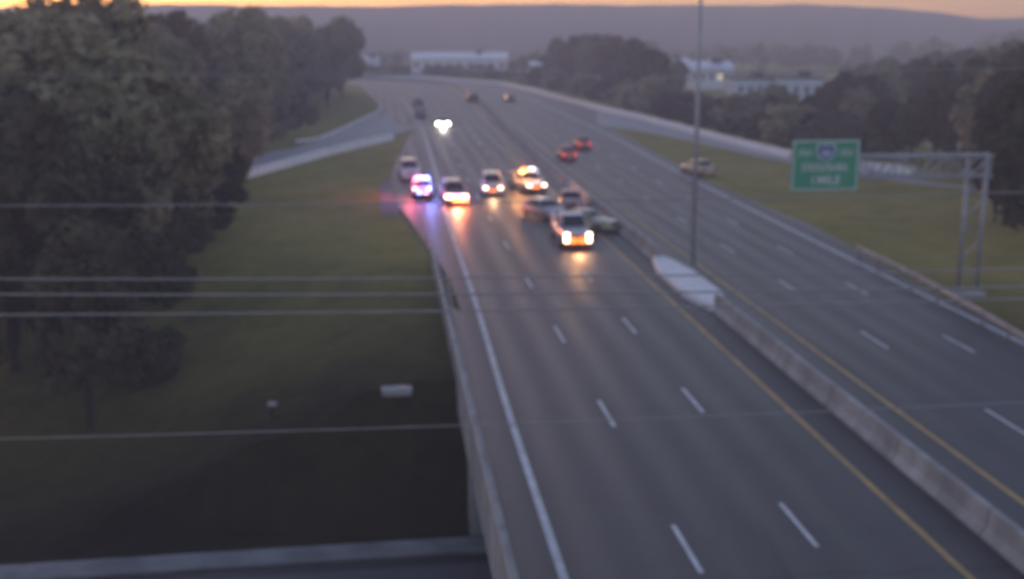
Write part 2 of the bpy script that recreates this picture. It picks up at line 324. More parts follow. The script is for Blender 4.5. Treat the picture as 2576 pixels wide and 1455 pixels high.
# the street below, its pavement and gutter, and the underside of the highway
SZ = -5.0
def sbox(name, s0, s1, t0, t1, z0, z1, mat, bevel=0.0):
    q = MB(); c = st((s0 + s1) / 2, (t0 + t1) / 2, (z0 + z1) / 2)
    q.box((0, 0, 0), (t1 - t0, s1 - s0, z1 - z0), Matrix.Translation(c) @ Matrix.Rotation(AX, 4, 'Z'))
    return q.build(name, mat, bevel=bevel)
def squad(name, s0, s1, t0, t1, z, mat):
    return tag(mesh_raw(name, [st(s0, t0, z), st(s0, t1, z), st(s1, t1, z), st(s1, t0, z)], [(0, 1, 2, 3)], mat), kind='structure')
def skewstrip(name, a0, a1, z0, z1, mat):      # strip across, its far edge swinging nearer to the left like the street in view
    pts = []
    for t in (-70, -40, -12, 2, 45):
        sk = .05 * min(0, t) ; pts.append((st(a0 + sk, t), st(a1 + sk, t)))
    vs = []; fs = []
    for p, q in pts: vs += [(p.x, p.y, z0), (p.x, p.y, z1), (q.x, q.y, z1), (q.x, q.y, z0)]
    for i in range(len(pts) - 1):
        for k in range(4): fs.append((i * 4 + k, i * 4 + (k + 1) % 4, i * 4 + 4 + (k + 1) % 4, i * 4 + 4 + k))
    fs += [(0, 1, 2, 3), (len(vs) - 4, len(vs) - 1, len(vs) - 2, len(vs) - 3)]
    q = MB(); q.add(vs, fs); return tag(q.build(name, mat), kind='structure')
skewstrip('pavement', 41.9, 43.2, SZ - .2, SZ + .14, plain('worn_pavement', (.21, .20, .20), .9, var=.35, scale=.6))
skewstrip('street_gutter', 41.1, 41.9, SZ - .2, SZ + .012, M['black_trim'])
skewstrip('street', 27, 41.1, SZ - .2, SZ + .03, M['street'])

# centre line of the median barrier in road coordinates
MED = [(-40, 16.95), (60, 16.95), (130, 17.1), (180, 18.2), (220, 19.2), (262, 19.8), (300, 19.6), (328, 17), (347, 8.5), (364, -2), (375, -14), (382, -30), (387, -60), (391, -130)]
def dense(path, step=3.0):
    out = []
    P = [Vector((a, b, 0)) for a, b in path]
    for i in range(len(P) - 1):
        p0 = P[max(i - 1, 0)]; p1 = P[i]; p2 = P[i + 1]; p3 = P[min(i + 2, len(P) - 1)]
        k = max(1, int((p2 - p1).length / step))
        m1 = (p2 - p0) * .5; m2 = (p3 - p1) * .5
        L = (p2 - p1).length
        if m1.length > 0: m1 = m1.normalized() * L
        if m2.length > 0: m2 = m2.normalized() * L
        for j in range(k):
            u = j / k; out.append(p1 * (2 * u**3 - 3 * u**2 + 1) + m1 * (u**3 - 2 * u**2 + u) + p2 * (-2 * u**3 + 3 * u**2) + m2 * (u**3 - u**2))
    out.append(P[-1]); return [st(p.x, p.y) for p in out]
MEDP = dense(MED)
def offset_path(P, d):
    out = []
    for i, p in enumerate(P):
        t = (P[min(i + 1, len(P) - 1)] - P[max(i - 1, 0)]).normalized(); out.append(p + Vector((t.y, -t.x, 0)) * d)
    return out
def arc(P):
    L = [0.0]
    for a, c in zip(P, P[1:]): L.append(L[-1] + (c - a).length)
    return L
def sub(P, L, a, c):
    def pt(q):
        for i in range(len(L) - 1):
            if q <= L[i + 1]: return P[i].lerp(P[i + 1], (q - L[i]) / (L[i + 1] - L[i]))
        return P[-1]
    return [pt(a)] + [p for p, l in zip(P, L) if a < l < c] + [pt(c)]
def ribbon(mb, P, wdt, z):
    A, B = offset_path(P, -wdt / 2), offset_path(P, wdt / 2); n_ = len(P)
    mb.add([(p.x, p.y, z) for p in A] + [(p.x, p.y, z) for p in B], [(i, i + 1, n_ + i + 1, n_ + i) for i in range(n_ - 1)])
M0 = 16.95 / KM
def lane_off(mm): return mm * KM - 16.95
Z_MARK = 0.006
wl = MB(); yl = MB(); dl = MB()
P = dense([(-40, .318 * KM), (40, .318 * KM), (62, .335 * KM), (95, .347 * KM), (130, .39 * KM), (165, .42 * KM), (195, .42 * KM), (230, .36 * KM), (262, .30 * KM)]); ribbon(wl, P, .24, Z_MARK)
P = dense([(-40, 2.04 * KM), (60, 2.045 * KM), (85, 2.06 * KM), (110, 2.09 * KM), (135, 2.13 * KM), (165, 2.19 * KM), (205, 2.20 * KM), (260, 2.2 * KM)]); ribbon(wl, P, .24, Z_MARK)
tag(wl.build('white_edge_lines', M['white_paint']), kind='structure')
for mm in (1.062, 1.347): ribbon(yl, sub(offset_path(MEDP, lane_off(mm)), arc(offset_path(MEDP, lane_off(mm))), 2, 400), .22, Z_MARK)
tag(yl.build('yellow_edge_lines', M['yellow_paint']), kind='structure')
for mm, pxy in ((.575, (1665, 1320)), (.83, (1940, 1265)), (1.585, (2517 - 60, 1068 - 40)), (1.835, (2350, 842))):
    Q = offset_path(MEDP, lane_off(mm)); L = arc(Q)
    s0 = to_st(unproj(*pxy))[0] + 40                     # far end of one dash, as length along the path (path starts at s=-40)
    a = (s0 - 3.2) % 12.19
    while a < 300:
        ribbon(dl, sub(Q, L, a, a + 3.2), .15, Z_MARK); a += 12.19
tag(dl.build('lane_dashes', M['white_paint']), kind='structure')

# ------------------------------------------------------------------ barriers, guardrails
def profile_sweep(P, prof):
    mb = MB(); rings = []
    for i, p in enumerate(P):
        t = (P[min(i + 1, len(P) - 1)] - P[max(i - 1, 0)]).normalized(); nrm = Vector((t.y, -t.x, 0))
        rings.append([p + nrm * a + Vector((0, 0, z)) for a, z in prof])
    return mb.loft(rings)
NJ = [(-.33, 0), (-.33, .08), (-.16, .32), (-.11, .84), (.11, .84), (.16, .32), (.33, .08), (.33, 0)]
Lm = arc(MEDP)
bar = profile_sweep(sub(MEDP, Lm, 8, 99.2), NJ); root = empty('median_barrier', (0, 0, 0))
bar.build('near_section', M['jointed'], root)
profile_sweep(sub(MEDP, Lm, 112.6, 420), NJ).build('far_section', M['jointed'], root)
root.name = 'median_barrier'
tag(root, 'long grey concrete barrier down the middle of the highway', 'barrier')
# the pale block in the barrier round the light pole
bl = MB()
prof = [(58.4, .25), (59.4, .50), (62.3, 1.0), (68.4, 1.0), (72.0, .52), (73.2, .25)]
ring = [(s, 17.05 - w_) for s, w_ in prof] + [(s, 17.05 + w_) for s, w_ in reversed(prof)]
bl.loft([[st(64.8 + (s - 64.8) * k_, 17.05 + (t - 17.05) * k_, z) for s, t in ring] for z, k_ in ((0, 1.04), (.20, 1.02), (.29, 1.0), (.32, .97))])
tag(bl.build('concrete_plinth', M['pale_concrete']), 'pale wedge-ended concrete block around the light pole in the median', 'concrete block')
pw = profile_sweep([st(s, 3.02) for s in range(14, 76, 3)], [(.25, -.02), (.25, .08), (.14, .34), (.09, .92), (-.16, .92), (-.16, -1.1), (.25, -1.1)])
root = empty('bridge_parapet', st(30, 3.0)); o = pw.build('wall', M['jointed'], root); o.matrix_parent_inverse = Matrix.Translation(-root.location)
def rail_on(o, root): o.matrix_parent_inverse = Matrix.Translation(-Vector(root.location))
q = MB(); q.tube([st(s, 2.86, 1.12) for s in range(14, 76, 3)], .04, 8); o = q.build('handrail', M['steel'], root); rail_on(o, root)
for s in range(14, 75, 3):
    q = MB(); q.tube([st(s, 2.92, .9), st(s, 2.86, 1.1)], .03, 6); rail_on(q.build('rail_post', M['steel'], root), root)
tag(root, 'concrete bridge parapet with metal handrail along the near left shoulder', 'parapet')
for s in (26, 44.2):
    o = sbox('bridge_abutment', s - .5, s + .5, 3.1, 31, SZ - .3, -.35, M['concrete'])
    tag(o, 'concrete abutment wall under the highway bridge', 'wall', 'abutments of the highway bridge')
tag(sbox('bridge_deck', 26.6, 43.6, 3.1, 29.6, -.9, -.04, M['concrete']), 'concrete bridge deck that carries the highway over the street', 'bridge deck')
def guardrail(P, label, step=3.0, mat='steel', zt=.72):
    root = empty('guardrail', (P[0].x, P[0].y, 0))
    W = [(.0, zt), (.05, zt - .05), (.0, zt - .13), (.05, zt - .2), (0, zt - .3), (-.02, zt - .3), (.03, zt - .2), (-.02, zt - .13), (.03, zt - .05), (-.02, zt)]
    rail_on(profile_sweep(P, W).build('rail', M[mat], root), root)
    L = arc(P); a = .5; k = 0
    while a < L[-1] and k < 95:
        p = sub(P, L, a, min(a + .05, L[-1]))[0]; z0 = terrain(p.x, p.y)
        q = MB(); q.box((p.x, p.y, (zt - .02 + z0 - .1) / 2), (.13, .13, zt - .02 - z0 + .1)); rail_on(q.build('post', M[mat], root), root); a += step; k += 1
    return tag(root, label, 'guardrail')
guardrail([unproj(x, y, .65) * 1 - Vector((0, 0, .65)) for x, y in ((1140, 800), (1122, 694), (1093, 645), (1052, 585), (1008, 527), (1000, 500))], 'steel guardrail along the left shoulder before the police cars')
guardrail([unproj(x, y, .65) - Vector((0, 0, .65)) for x, y in ((2155, 618), (2260, 668), (2362, 720), (2473, 783), (2575, 842), (2760, 950))], 'steel guardrail beside the right lanes below the green sign')
guardrail([unproj(x, y, .65) - Vector((0, 0, .65)) for x, y in ((965, 264), (945, 282), (900, 302), (850, 326), (800, 346), (745, 354))], 'pale guardrail on the far side of the left ramp, under the trees', mat='pale_concrete')
def lowwall(name, pxs, label, h=.8, mat='concrete', w_=.3):
    P = [unproj(x, y, h) - Vector((0, 0, h)) for x, y in pxs]
    o = profile_sweep(P, [(-w_, -.05), (-w_ * .5, h), (w_ * .5, h), (w_, -.05)]).build(name, M[mat]); return tag(o, label, 'barrier')
lowwall('ramp_barrier', ((985, 336), (900, 354), (800, 378), (700, 405), (620, 426)), 'low pale concrete barrier between the left ramp and the grass', .8, 'pale_concrete')
lowwall('ramp_barrier', ((1376, 232), (1431, 246), (1523, 268), (1624, 290), (1735, 318), (1864, 350), (1990, 379), (2120, 400), (2300, 420)), 'pale concrete barrier on the far side of the right ramp before the trees', .8, 'pale_concrete')
lowwall('roadside_barrier', ((880, 188), (910, 188), (1043, 190), (1154, 198), (1265, 206), (1340, 222), (1374, 231)), 'pale concrete barrier on the outside of the far highway bend', .8, 'pale_concrete')

# ------------------------------------------------------------------ light pole, sign gantry, wires
b0 = unproj(1741, 668, .31); root = empty('light_pole', (b0.x, b0.y, .31))
q = MB(); q.box((0, 0, .12), (.5, .5, .24)); q.build('base', M['steel'], root, bevel=.02)
q = MB(); q.tube([(0, 0, .2), (0, 0, 8), (0, 0, 17.5)], [.16, .13, .08], 12); q.build('pole', M['grey_steel'], root, True)
for sgn in (-1, 1):
    q = MB(); q.tube([(0, 0, 17.0), (sgn * .8, 0, 17.7), (sgn * 2.6, 0, 18.0)], [.06, .05, .04], 8); a_ = q.build('arm', M['grey_steel'], root, True)
    q = MB(); q.loft([[(sgn * (2.4 + .9 * u), y_ * w_, 17.98 + z_ * .12) for y_, z_ in ((-1, 0), (-.7, 1), (.7, 1), (1, 0), (.6, -.5), (-.6, -.5))] for u, w_ in ((0, .08), (.3, .17), (.8, .16), (1, .06))]); q.build('lamp_head', M['grey_steel'], root)
tag(root, 'tall slim grey light pole rising from the pale block in the median', 'light pole')

Pb = unproj(2432, 742); GY = Pb.y; root = empty('sign_gantry', (Pb.x, Pb.y, terrain(Pb.x, Pb.y)), AX)
zt = at_y(2432, 388, GY).z; zb = at_y(2432, 440, GY).z
q = MB(); q.box((0, 0, .12), (1.7, .9, .24)); q.build('footing', M['jointed'], root, bevel=.04)
for x_ in (-.52, .52):
    q = MB(); q.tube([(x_, 0, .4), (x_, 0, zt + .1)], .125, 12); q.build('post', M['grey_steel'], root, True)
q = MB()
zz = .9; k = 0
while zz < zb - .2:
    s_ = 1 if k % 2 else -1; q.tube([(-.52 * s_, 0, zz), (.52 * s_, 0, min(zz + 1.1, zb))], .045, 6); zz += 1.1; k += 1
q.build('bracing', M['grey_steel'], root)
XL = -10.2
q = MB()
for y_ in (-.5, .5):
    for z_ in (zb, zt): q.tube([(.62, y_, z_), (XL, y_, z_)], .07, 8)
q.build('chord', M['grey_steel'], root, True)
q = MB(); x_ = .5; k = 0
while x_ > XL + .3:
    x2 = x_ - 1.2
    for y_ in (-.5, .5):
        q.tube([(x_, y_, zb if k % 2 else zt), (x2, y_, zt if k % 2 else zb)], .05, 6); q.tube([(x_, y_, zb), (x_, y_, zt)], .04, 6)
    for z_ in (zb, zt): q.tube([(x_, -.5, z_), (x_, .5, z_)], .04, 6)
    x_ = x2; k += 1
q.build('lattice', M['grey_steel'], root)
for xx in (-1.35, -2.95):
    q = MB(); q.tube([(xx, -.5, zt), (xx, -.5, zt + .55)], .05, 6); q.box((xx, -.5, zt + .6), (.22, .16, .12)); q.build('bracket', M['grey_steel'], root)
# the sign panel: located from the picture plane at the gantry's depth
c0 = at_y(1986, 480, GY - 1.8); c1 = at_y(2170, 352, GY - 1.8)
sw, sh = c1.x - c0.x, c1.z - c0.z
pc = root.matrix_basis.inverted() @ Vector(((c0.x + c1.x) / 2, GY - 1.8, (c0.z + c1.z) / 2))
px_, pz_ = pc.x, pc.z; py_ = -.72
q = MB(); q.box((px_, py_, pz_), (sw, .08, sh)); panel = q.build('sign_panel', M['sign_green'], root, bevel=.02)
q = MB()
for dx in (-sw * .32, 0, sw * .32): q.box((px_ + dx, py_ + .12, pz_), (.1, .12, sh * .9))
q.build('sign_bracket', M['sign_back'], root)
fy = py_ - .045
q = MB(); bt = .07; ins = .07
for sx, sz, dx, dz in ((sw - 2 * ins, bt, 0, sh / 2 - ins), (sw - 2 * ins, bt, 0, -sh / 2 + ins), (bt, sh - 2 * ins - bt - .004, sw / 2 - ins - bt / 2, 0), (bt, sh - 2 * ins - bt - .004, -sw / 2 + ins + bt / 2, 0)):
    q.box((px_ + dx, fy, pz_ + dz), (sx, .012, sz))
q.build('border', M['sign_white'], panel)
def letters(mb, x0, x1, z0, z1, n_, slant=0.0):          # lettering as strokes, as unreadable as in the photograph
    cw = (x1 - x0) / n_; rr = random.Random(n_ * 13 + int(z0 * 100))
    for i in range(n_):
        xa, xb = x0 + i * cw + cw * .08, x0 + (i + 1) * cw - cw * .1; t_ = cw * .22; H = z1 - z0
        kind = rr.choice((0, 1, 2, 3))
        mb.box((px_ + xa + t_ / 2, fy, pz_ + (z0 + z1) / 2), (t_, .012, H))
        if kind in (0, 2): mb.box((px_ + xb - t_ / 2, fy - .001, pz_ + (z0 + z1) / 2), (t_, .012, H))
        if kind in (1, 2): mb.box((px_ + (xa + xb) / 2, fy - .002, pz_ + z1 - t_ / 2), (xb - xa, .012, t_))
        if kind in (1, 3): mb.box((px_ + (xa + xb) / 2, fy - .003, pz_ + z0 + t_ / 2), (xb - xa, .012, t_))
        if kind in (0, 3, 1): mb.box((px_ + (xa + xb) / 2, fy - .004, pz_ + (z0 + z1) / 2), (xb - xa, .012, t_))
q = MB()
letters(q, -sw * .40, -sw * .21, sh * .19, sh * .31, 4); q.build('lettering', M['sign_white'], panel); q = MB()
letters(q, sw * .21, sw * .40, sh * .19, sh * .31, 4); q.build('lettering', M['sign_white'], panel); q = MB()
letters(q, -sw * .34, sw * .34, -sh * .11, sh * .03, 10)
q.build('lettering', M['sign_white'], panel)
for body, dx in (('1', -.17), ('MILE', .06)):
    fc = bpy.data.curves.new('mile_text', 'FONT'); fc.body = body; fc.align_x = 'CENTER'; fc.align_y = 'CENTER'; fc.size = sh * .235; fc.extrude = .006; fc.offset = .012
    fo = bpy.data.objects.new('mile_text', fc); COL.objects.link(fo); bpy.context.view_layer.update()
    me = bpy.data.meshes.new_from_object(fo); bpy.data.objects.remove(fo); me.materials.clear(); me.materials.append(M['sign_white'])
    o = bpy.data.objects.new('distance_lettering', me); COL.objects.link(o); o.parent = panel; o.location = (px_ + sw * dx, fy, pz_ - sh * .30); o.rotation_euler = (math.pi / 2, 0, 0)
def shield(scale, dy, mat, name, zc=.25):
    out = [(-.5, .34), (-.42, .5), (-.2, .44), (0, .5), (.2, .44), (.42, .5), (.5, .34), (.5, .0), (.36, -.3), (0, -.52), (-.36, -.3), (-.5, .0)]
    q = MB(); S = sh * .36 * scale
    q.loft([[(px_ + a * S * 1.08, fy - dy + e, pz_ + sh * zc + c * S) for a, c in out] for e in (-.006, .006)]); return q.build(name, mat, panel)
shield(1.0, .0, M['sign_white'], 'route_shield'); shield(.86, .008, M['sign_blue'], 'shield_field', .245)
q = MB(); S = sh * .36
letters(q, -S * .27, S * .27, sh * .25 - S * .26, sh * .25 + S * .16, 2)
for v in range(len(q.v)): q.v[v] = (q.v[v][0], q.v[v][1] - .016, q.v[v][2])
q.build('route_number', M['sign_white'], panel)
tag(root, 'grey lattice sign gantry with a green guide sign over the right shoulder', 'sign gantry')

def wire(ya, yb, Y, label, r=.018, x0=-70, x1=70):
    A = at_y(0, ya, Y); B = at_y(1287, yb, Y)
    pts = []
    for i in range(41):
        X = x0 + (x1 - x0) * i / 40
        z = A.z + (B.z - A.z) * (X - A.x) / (B.x - A.x) + .0006 * (X + 5) ** 2 - .0006 * 25
        pts.append((X, Y + .03 * X, z))
    q = MB(); q.tube(pts, r, 6); return tag(q.build('overhead_wire', M['wire'], smooth_=True), label, 'wire')
wire(186, 188, 24.0, 'topmost overhead wire, high across the left treetops', .011)
wire(512, 508, 24.2, 'thin overhead wire crossing the middle of the left trees', .014)
wire(694, 697, 24.0, 'upper wire of the close-set three across the left grass', .017)
wire(732, 738, 24.3, 'middle wire of the close-set three, palest against the dark tree', .020)
wire(783, 779, 24.6, 'lowest wire of the close-set three across the left grass', .020)
wire(1090, 1064, 22.0, 'lowest overhead wire, slanting across the dark grass near the street', .011)

# ------------------------------------------------------------------ vehicles (front towards local +Y)
def car_body(L, W, zb, zh, zd, zroof, cab, roof, hoodf=.0):
    """lower body lofted along the length; cab = (y rear, y front) at the belt; roof = (y rear, y front)"""
    mb = MB(); h = W / 2
    prof = [(-L / 2, zb + .16, zd - .16, .80), (-L / 2 + .06, zb + .05, zd - .06, .90), (-L / 2 + .5, zb, zd, .98), (cab[0], zb, zd, 1.0), (cab[1], zb, zh + .04, 1.0), (L / 2 - 1.0, zb, zh - .02, .99), (L / 2 - .4, zb, zh - .09, .96), (L / 2 - .06, zb + .05, zh - .2, .86), (L / 2, zb + .14, zh - .34, .76)]
    rings = []
    for y, a, c, k in prof:
        w_ = h * k; m_ = a + (c - a) * .55
        rings.append([Vector(p) for p in ((-w_ * .9, y, a), (-w_, y, a + .12), (-w_, y, m_), (-w_ * .95, y, c - .05), (-w_ * .82, y, c), (0, y, c + .03), (w_ * .82, y, c), (w_ * .95, y, c - .05), (w_, y, m_), (w_, y, a + .12), (w_ * .9, y, a))])
    mb.loft(rings)
    zb0, zf0 = zd - .03, zh + .0
    B = [Vector((-h * .93, cab[0], zb0)), Vector((h * .93, cab[0], zb0)), Vector((h * .93, cab[1], zf0)), Vector((-h * .93, cab[1], zf0))]
    T = [Vector((-h * .74, roof[0], zroof - .03)), Vector((h * .74, roof[0], zroof - .03)), Vector((h * .74, roof[1], zroof - .03)), Vector((-h * .74, roof[1], zroof - .03))]
    C = [Vector((p.x * .8, p.y * .88 + (roof[0] + roof[1]) * .06, zroof)) for p in T]
    mb.loft([B, T, C])
    return mb, B, T
def inset_quad(mb, a, c, d, e, u0, u1, v0, v1, out=.012, th=.008):
    """pane on the face a-c (bottom) / e-d (top), u across, v up"""
    nrm = (c - a).cross(e - a).normalized()
    def p(u, v): return a.lerp(c, u).lerp(e.lerp(d, u), v)
    q = [p(u0, v0), p(u1, v0), p(u1, v1), p(u0, v1)]
    mb.loft([[x + nrm * (out - .03) for x in q], [x + nrm * out for x in q]])
def make_wheel(root, x, y, r, wd=.22):
    side = 1 if x > 0 else -1
    q = MB(); q.loft([[Vector((x + dx, y + rr * math.cos(a), r + rr * math.sin(a))) for a in [2 * math.pi * k / 18 for k in range(18)]] for dx, rr in ((-wd / 2, r * .86), (-wd / 2 + .04, r), (wd / 2 - .04, r), (wd / 2, r * .86))])
    t = q.build('wheel', M['tyre'], root, True)
    q = MB(); q.disc((x + side * wd / 2, y, r), r * .6, (1, 0, 0), .03, 16); q.disc((x + side * (wd / 2 + .012), y, r), r * .14, (1, 0, 0), .04, 8); q.build('rim', M['rim'], t)
PAINT = {}
def paint(col):
    if col not in PAINT: PAINT[col] = plain('car_paint', col, .32, .0, .06, 2, .6)
    return PAINT[col]
def lamp(root, loc, col, watts, r=.12, spot=None):
    d = bpy.data.lights.new('lamp_light', 'SPOT' if spot else 'POINT'); d.energy = watts; d.color = col; d.shadow_soft_size = r
    o = bpy.data.objects.new('lamp_light', d); COL.objects.link(o); o.parent = root; o.location = loc
    if spot: d.spot_size = R(spot); d.spot_blend = .8; o.rotation_euler = (R(90 - 7), 0, math.pi * 0)
    return o
def vehicle(kind, px, py, heading, col, label, cat='car', head=None, tail=None, bar=None, roofcol=None, extra=(), z=0.0, head_size=1.0, group=None):
    p = unproj(px, py, z)
    # the picked point is the lower edge of the end that faces the camera: move the centre back by half a length
    spec = {'sedan': (4.7, 1.82, .22, .92, .98, 1.45, (-1.55, .95), (-.95, .25), .33), 'suv': (4.9, 1.94, .28, 1.10, 1.12, 1.82, (-2.35, 1.05), (-2.05, .45), .38),
            'pickup': (5.6, 2.0, .34, 1.14, 1.10, 1.88, (-.55, 1.25), (-.35, .65), .40), 'truck': (6.0, 2.0, .40, 1.22, 1.24, 2.05, (-.4, 1.5), (-.2, 1.0), .44)}[kind]
    L, W, zb, zh, zd, zr, cab, roof, wr = spec
    f = Vector((-math.sin(heading), math.cos(heading), 0))
    c = p + f * (L / 2) * (1 if f.y > 0 else -1)
    root = empty({'sedan': 'car', 'suv': 'suv', 'pickup': 'pickup_truck', 'truck': 'recovery_truck'}[kind] if cat != 'police car' else 'police_car', (c.x, c.y, z), heading)
    mb, B, T = car_body(L, W, zb, zh, zd, zr, cab, roof)
    mb.build('body', paint(col), root, True)
    h = W / 2
    # glass
    q = MB(); inset_quad(q, B[2], B[3], T[3], T[2], .07, .93, .08, .94); q.build('windscreen', M['glass'], root)
    q = MB(); inset_quad(q, B[0], B[1], T[1], T[0], .08, .92, .12, .92); q.build('rear_window', M['glass'], root)
    for (a, c2, d, e) in ((B[1], B[2], T[2], T[1]), (B[3], B[0], T[0], T[3])):
        cuts = ((.10, .46), (.50, .90)) if kind != 'suv' else ((.06, .30), (.33, .60), (.63, .92))
        for u0, u1 in cuts:
            q = MB(); inset_quad(q, a, c2, d, e, u0, u1, .10, .90); q.build('side_window', M['glass'], root)
    if roofcol:
        q = MB(); q.box((0, (roof[0] + roof[1]) / 2, zr + .015), (W * .55, (roof[1] - roof[0]) * .8, .03)); q.build('roof_panel', paint(roofcol), root, bevel=.01)
    if kind in ('pickup', 'truck'):
        y0, y1 = -L / 2 + .08, cab[0] - .08
        q = MB(); q.box((0, (y0 + y1) / 2, zd + .03), (W * .8, y1 - y0, .03)); q.build('bed_floor', M['black_trim'], root)
        for sx in (-1, 1):
            q = MB(); q.box((sx * (h - .1), (y0 + y1) / 2, zd + .2), (.1, y1 - y0, .42)); q.build('bed_side', paint(col), root, bevel=.02)
        q = MB(); q.box((0, y0 + .02, zd + .2), (W * .82, .07, .42)); q.build('tailgate', paint(col), root, bevel=.02)
    # wheels, bumpers, grille, mirrors, plates
    for sx in (-1, 1):
        for y in (-L / 2 + .95, L / 2 - .92): make_wheel(root, sx * (h - .10), y, wr)
        q = MB(); q.loft([[Vector((sx * (h + dx), cab[1] - .22 + dy, zh + .1 + dz)) for dy, dz in ((-.06, -.06), (.06, -.06), (.06, .07), (-.06, .07))] for dx in (-.06, .16)]); q.build('mirror', paint(col), root)
    for sy, nm in ((1, 'front_bumper'), (-1, 'rear_bumper')):
        q = MB(); q.loft([[Vector((x, sy * (L / 2 + .05 - .16 * (abs(x) / h) ** 3), zz)) for x in [h * .9 * (k / 5 - 1) for k in range(11)]] + [Vector((x, sy * (L / 2 - .22), zz)) for x in [h * .9 * (1 - k / 5) for k in range(11)]] for zz in (zb + .04, zb + .26)]); q.build(nm, M['black_trim'] if kind in ('pickup', 'truck') or cat == 'police car' else paint(col), root)
    q = MB(); q.box((0, L / 2 - .015, (zb + zh) / 2 + .06), (W * .42, .05, .17)); q.build('grille', M['black_trim'], root)
    q = MB(); q.box((0, -L / 2 - .055, zb + .3), (.32, .02, .15)); q.build('number_plate', M['sign_white'], root)
    hm = M['head_off'] if not head else M[head]; tm = M['tail_off'] if not tail else M[tail]
    hz = zh - .30
    for sx in (-1, 1):
        q = MB(); k = head_size
        q.loft([[Vector((sx * h * .66 + a * .17 * k, L / 2 - .06 + dy, hz + b_ * .085 * k)) for a, b_ in ((-1, -.6), (-.7, -1), (.8, -.9), (1, 0), (.8, .9), (-.7, 1), (-1, .5))] for dy in (-.1, .09)]); q.build('headlight', hm, root)
        q = MB(); q.loft([[Vector((sx * h * .72 + a * .13, -L / 2 + .0 - dy, zd - .27 + b_ * .12)) for a, b_ in ((-1, -1), (1, -1), (1, 1), (-1, 1))] for dy in (-.08, .03)]); q.build('taillight', tm, root)
    for x_, z_, w_, h_, mt in extra:
        q = MB(); q.box((x_, L / 2 + .075, z_), (w_, .1, h_)); q.build('warning_lamp', M[mt], root, bevel=.02)
        if mt == 'bar_orange': lamp(root, (x_, L / 2 + .9, .7), (1, .16, .05), 150, .2)
    if head:
        col_ = (1, .9, .8) if head in ('head_white', 'head_dazzle') else (1, .55, .28)
        o = lamp(root, (0, L / 2 + .35, hz), col_, 70 * head_size, .25, 110)
    if bar:
        yb_ = (roof[0] + roof[1]) / 2 + .2; zz = zr + (.045 if roofcol else .02)
        q = MB(); q.box((0, yb_, zz + .03), (1.25, .28, .06)); bb = q.build('light_bar', M['black_trim'], root)
        for k, mt in enumerate(bar):
            x = -.58 + 1.16 * (k + .5) / len(bar)
            q = MB(); q.box((x, yb_, zz + .125), (1.1 / len(bar), .30, .13)); q.build('flasher', M[mt], bb, bevel=.02)
        for k, mt in enumerate((bar[0], bar[-1])):
            cc = {'bar_blue': (.2, .25, 1), 'bar_red': (1, .15, .25), 'bar_orange': (1, .25, .08), 'bar_white': (.9, .85, 1), 'amber': (1, .4, .1)}[mt]
            lamp(root, ((-.9, .9)[k], yb_ + .3, zz + .45), cc, 25 if mt == 'bar_white' else 190, .1)
    return tag(root, label, cat, group)
TOC = math.pi + AX                      # heading towards the camera, along the road
AWAY = AX
# stopped traffic, left to right
vehicle('suv', 1034, 456, TOC + .05, (.55, .58, .60), 'white SUV with dark windscreen on the left shoulder, behind the blue-lit police car', 'suv', roofcol=(.06, .07, .09))
vehicle('sedan', 1064, 502, TOC + .0, (.50, .50, .62), 'police car with blue and pink flashing lights at the left shoulder', 'police car', bar=('bar_blue', 'bar_white', 'bar_red'), extra=((-.25, .62, .3, .16, 'bar_red'), (.28, .62, .3, .16, 'bar_blue')))
vehicle('suv', 1148, 519, TOC + .04, (.34, .28, .34), 'police SUV with blazing orange-red lights in the left lane', 'police car', head='head_warm', head_size=1.7, roofcol=(.12, .06, .10), extra=((0, .86, .8, .2, 'bar_red'), (-.30, .48, 1.2, .34, 'bar_orange')))
vehicle('suv', 1240, 496, TOC - .05, (.66, .65, .58), 'pale SUV with pinkish headlights in the middle of the stopped row', 'suv', head='head_warm', head_size=1.1, roofcol=(.10, .09, .10), extra=((0, .62, .5, .14, 'amber'),))
vehicle('pickup', 1350, 490, TOC + .18, (.52, .48, .47), 'white pickup truck with bright lights at the right end of the stopped row', 'pickup truck', head='head_warm', head_size=1.15, bar=('bar_white', 'amber'), extra=((.1, .70, .7, .16, 'amber'),))
vehicle('sedan', 1408, 557, TOC + .4, (.30, .30, .35), 'silver car stopped askew left of the orange-lit truck', 'car')
vehicle('sedan', 1436, 535, TOC - .15, (.50, .20, .19), 'red car stopped just behind the orange-lit truck', 'car')
vehicle('truck', 1452, 628, TOC + .0, (.60, .58, .62), 'white recovery truck with orange front and two tall glaring headlights beside the median', 'truck')
vehicle('sedan', 1545, 584, TOC + .85, (.44, .37, .24), 'beige car slewed against the median right of the orange-lit truck', 'car')
# moving traffic
vehicle('sedan', 1114, 322, TOC, (.35, .33, .36), 'oncoming car with dazzling white headlights alone behind the stopped row', 'car', head='head_dazzle', head_size=2.3)
vehicle('sedan', 1060, 298, TOC + .05, (.05, .045, .07), 'dark car left of the dazzling headlights, lower of two', 'car')
vehicle('sedan', 1056, 267, TOC + .1, (.07, .065, .09), 'dark car left of the dazzling headlights, upper and farther of two', 'car')
vehicle('suv', 1192, 257, AWAY + .1, (.13, .07, .08), 'distant reddish brown SUV in the middle of the bend', 'suv')
vehicle('sedan', 1287, 257, AWAY + .1, (.13, .14, .13), 'distant grey-green car near the right edge of the bend', 'car')
vehicle('sedan', 1432, 405, AWAY, (.55, .13, .10), 'red car driving away with lit tail lights, nearer of two', 'car', tail='tail_on')
vehicle('sedan', 1470, 377, AWAY, (.48, .10, .09), 'red car driving away with lit tail lights, farther of two', 'car', tail='tail_on')
vehicle('sedan', 1785, 444, AWAY + .25, (.46, .37, .24), 'tan car pulled onto the right grass verge', 'car')
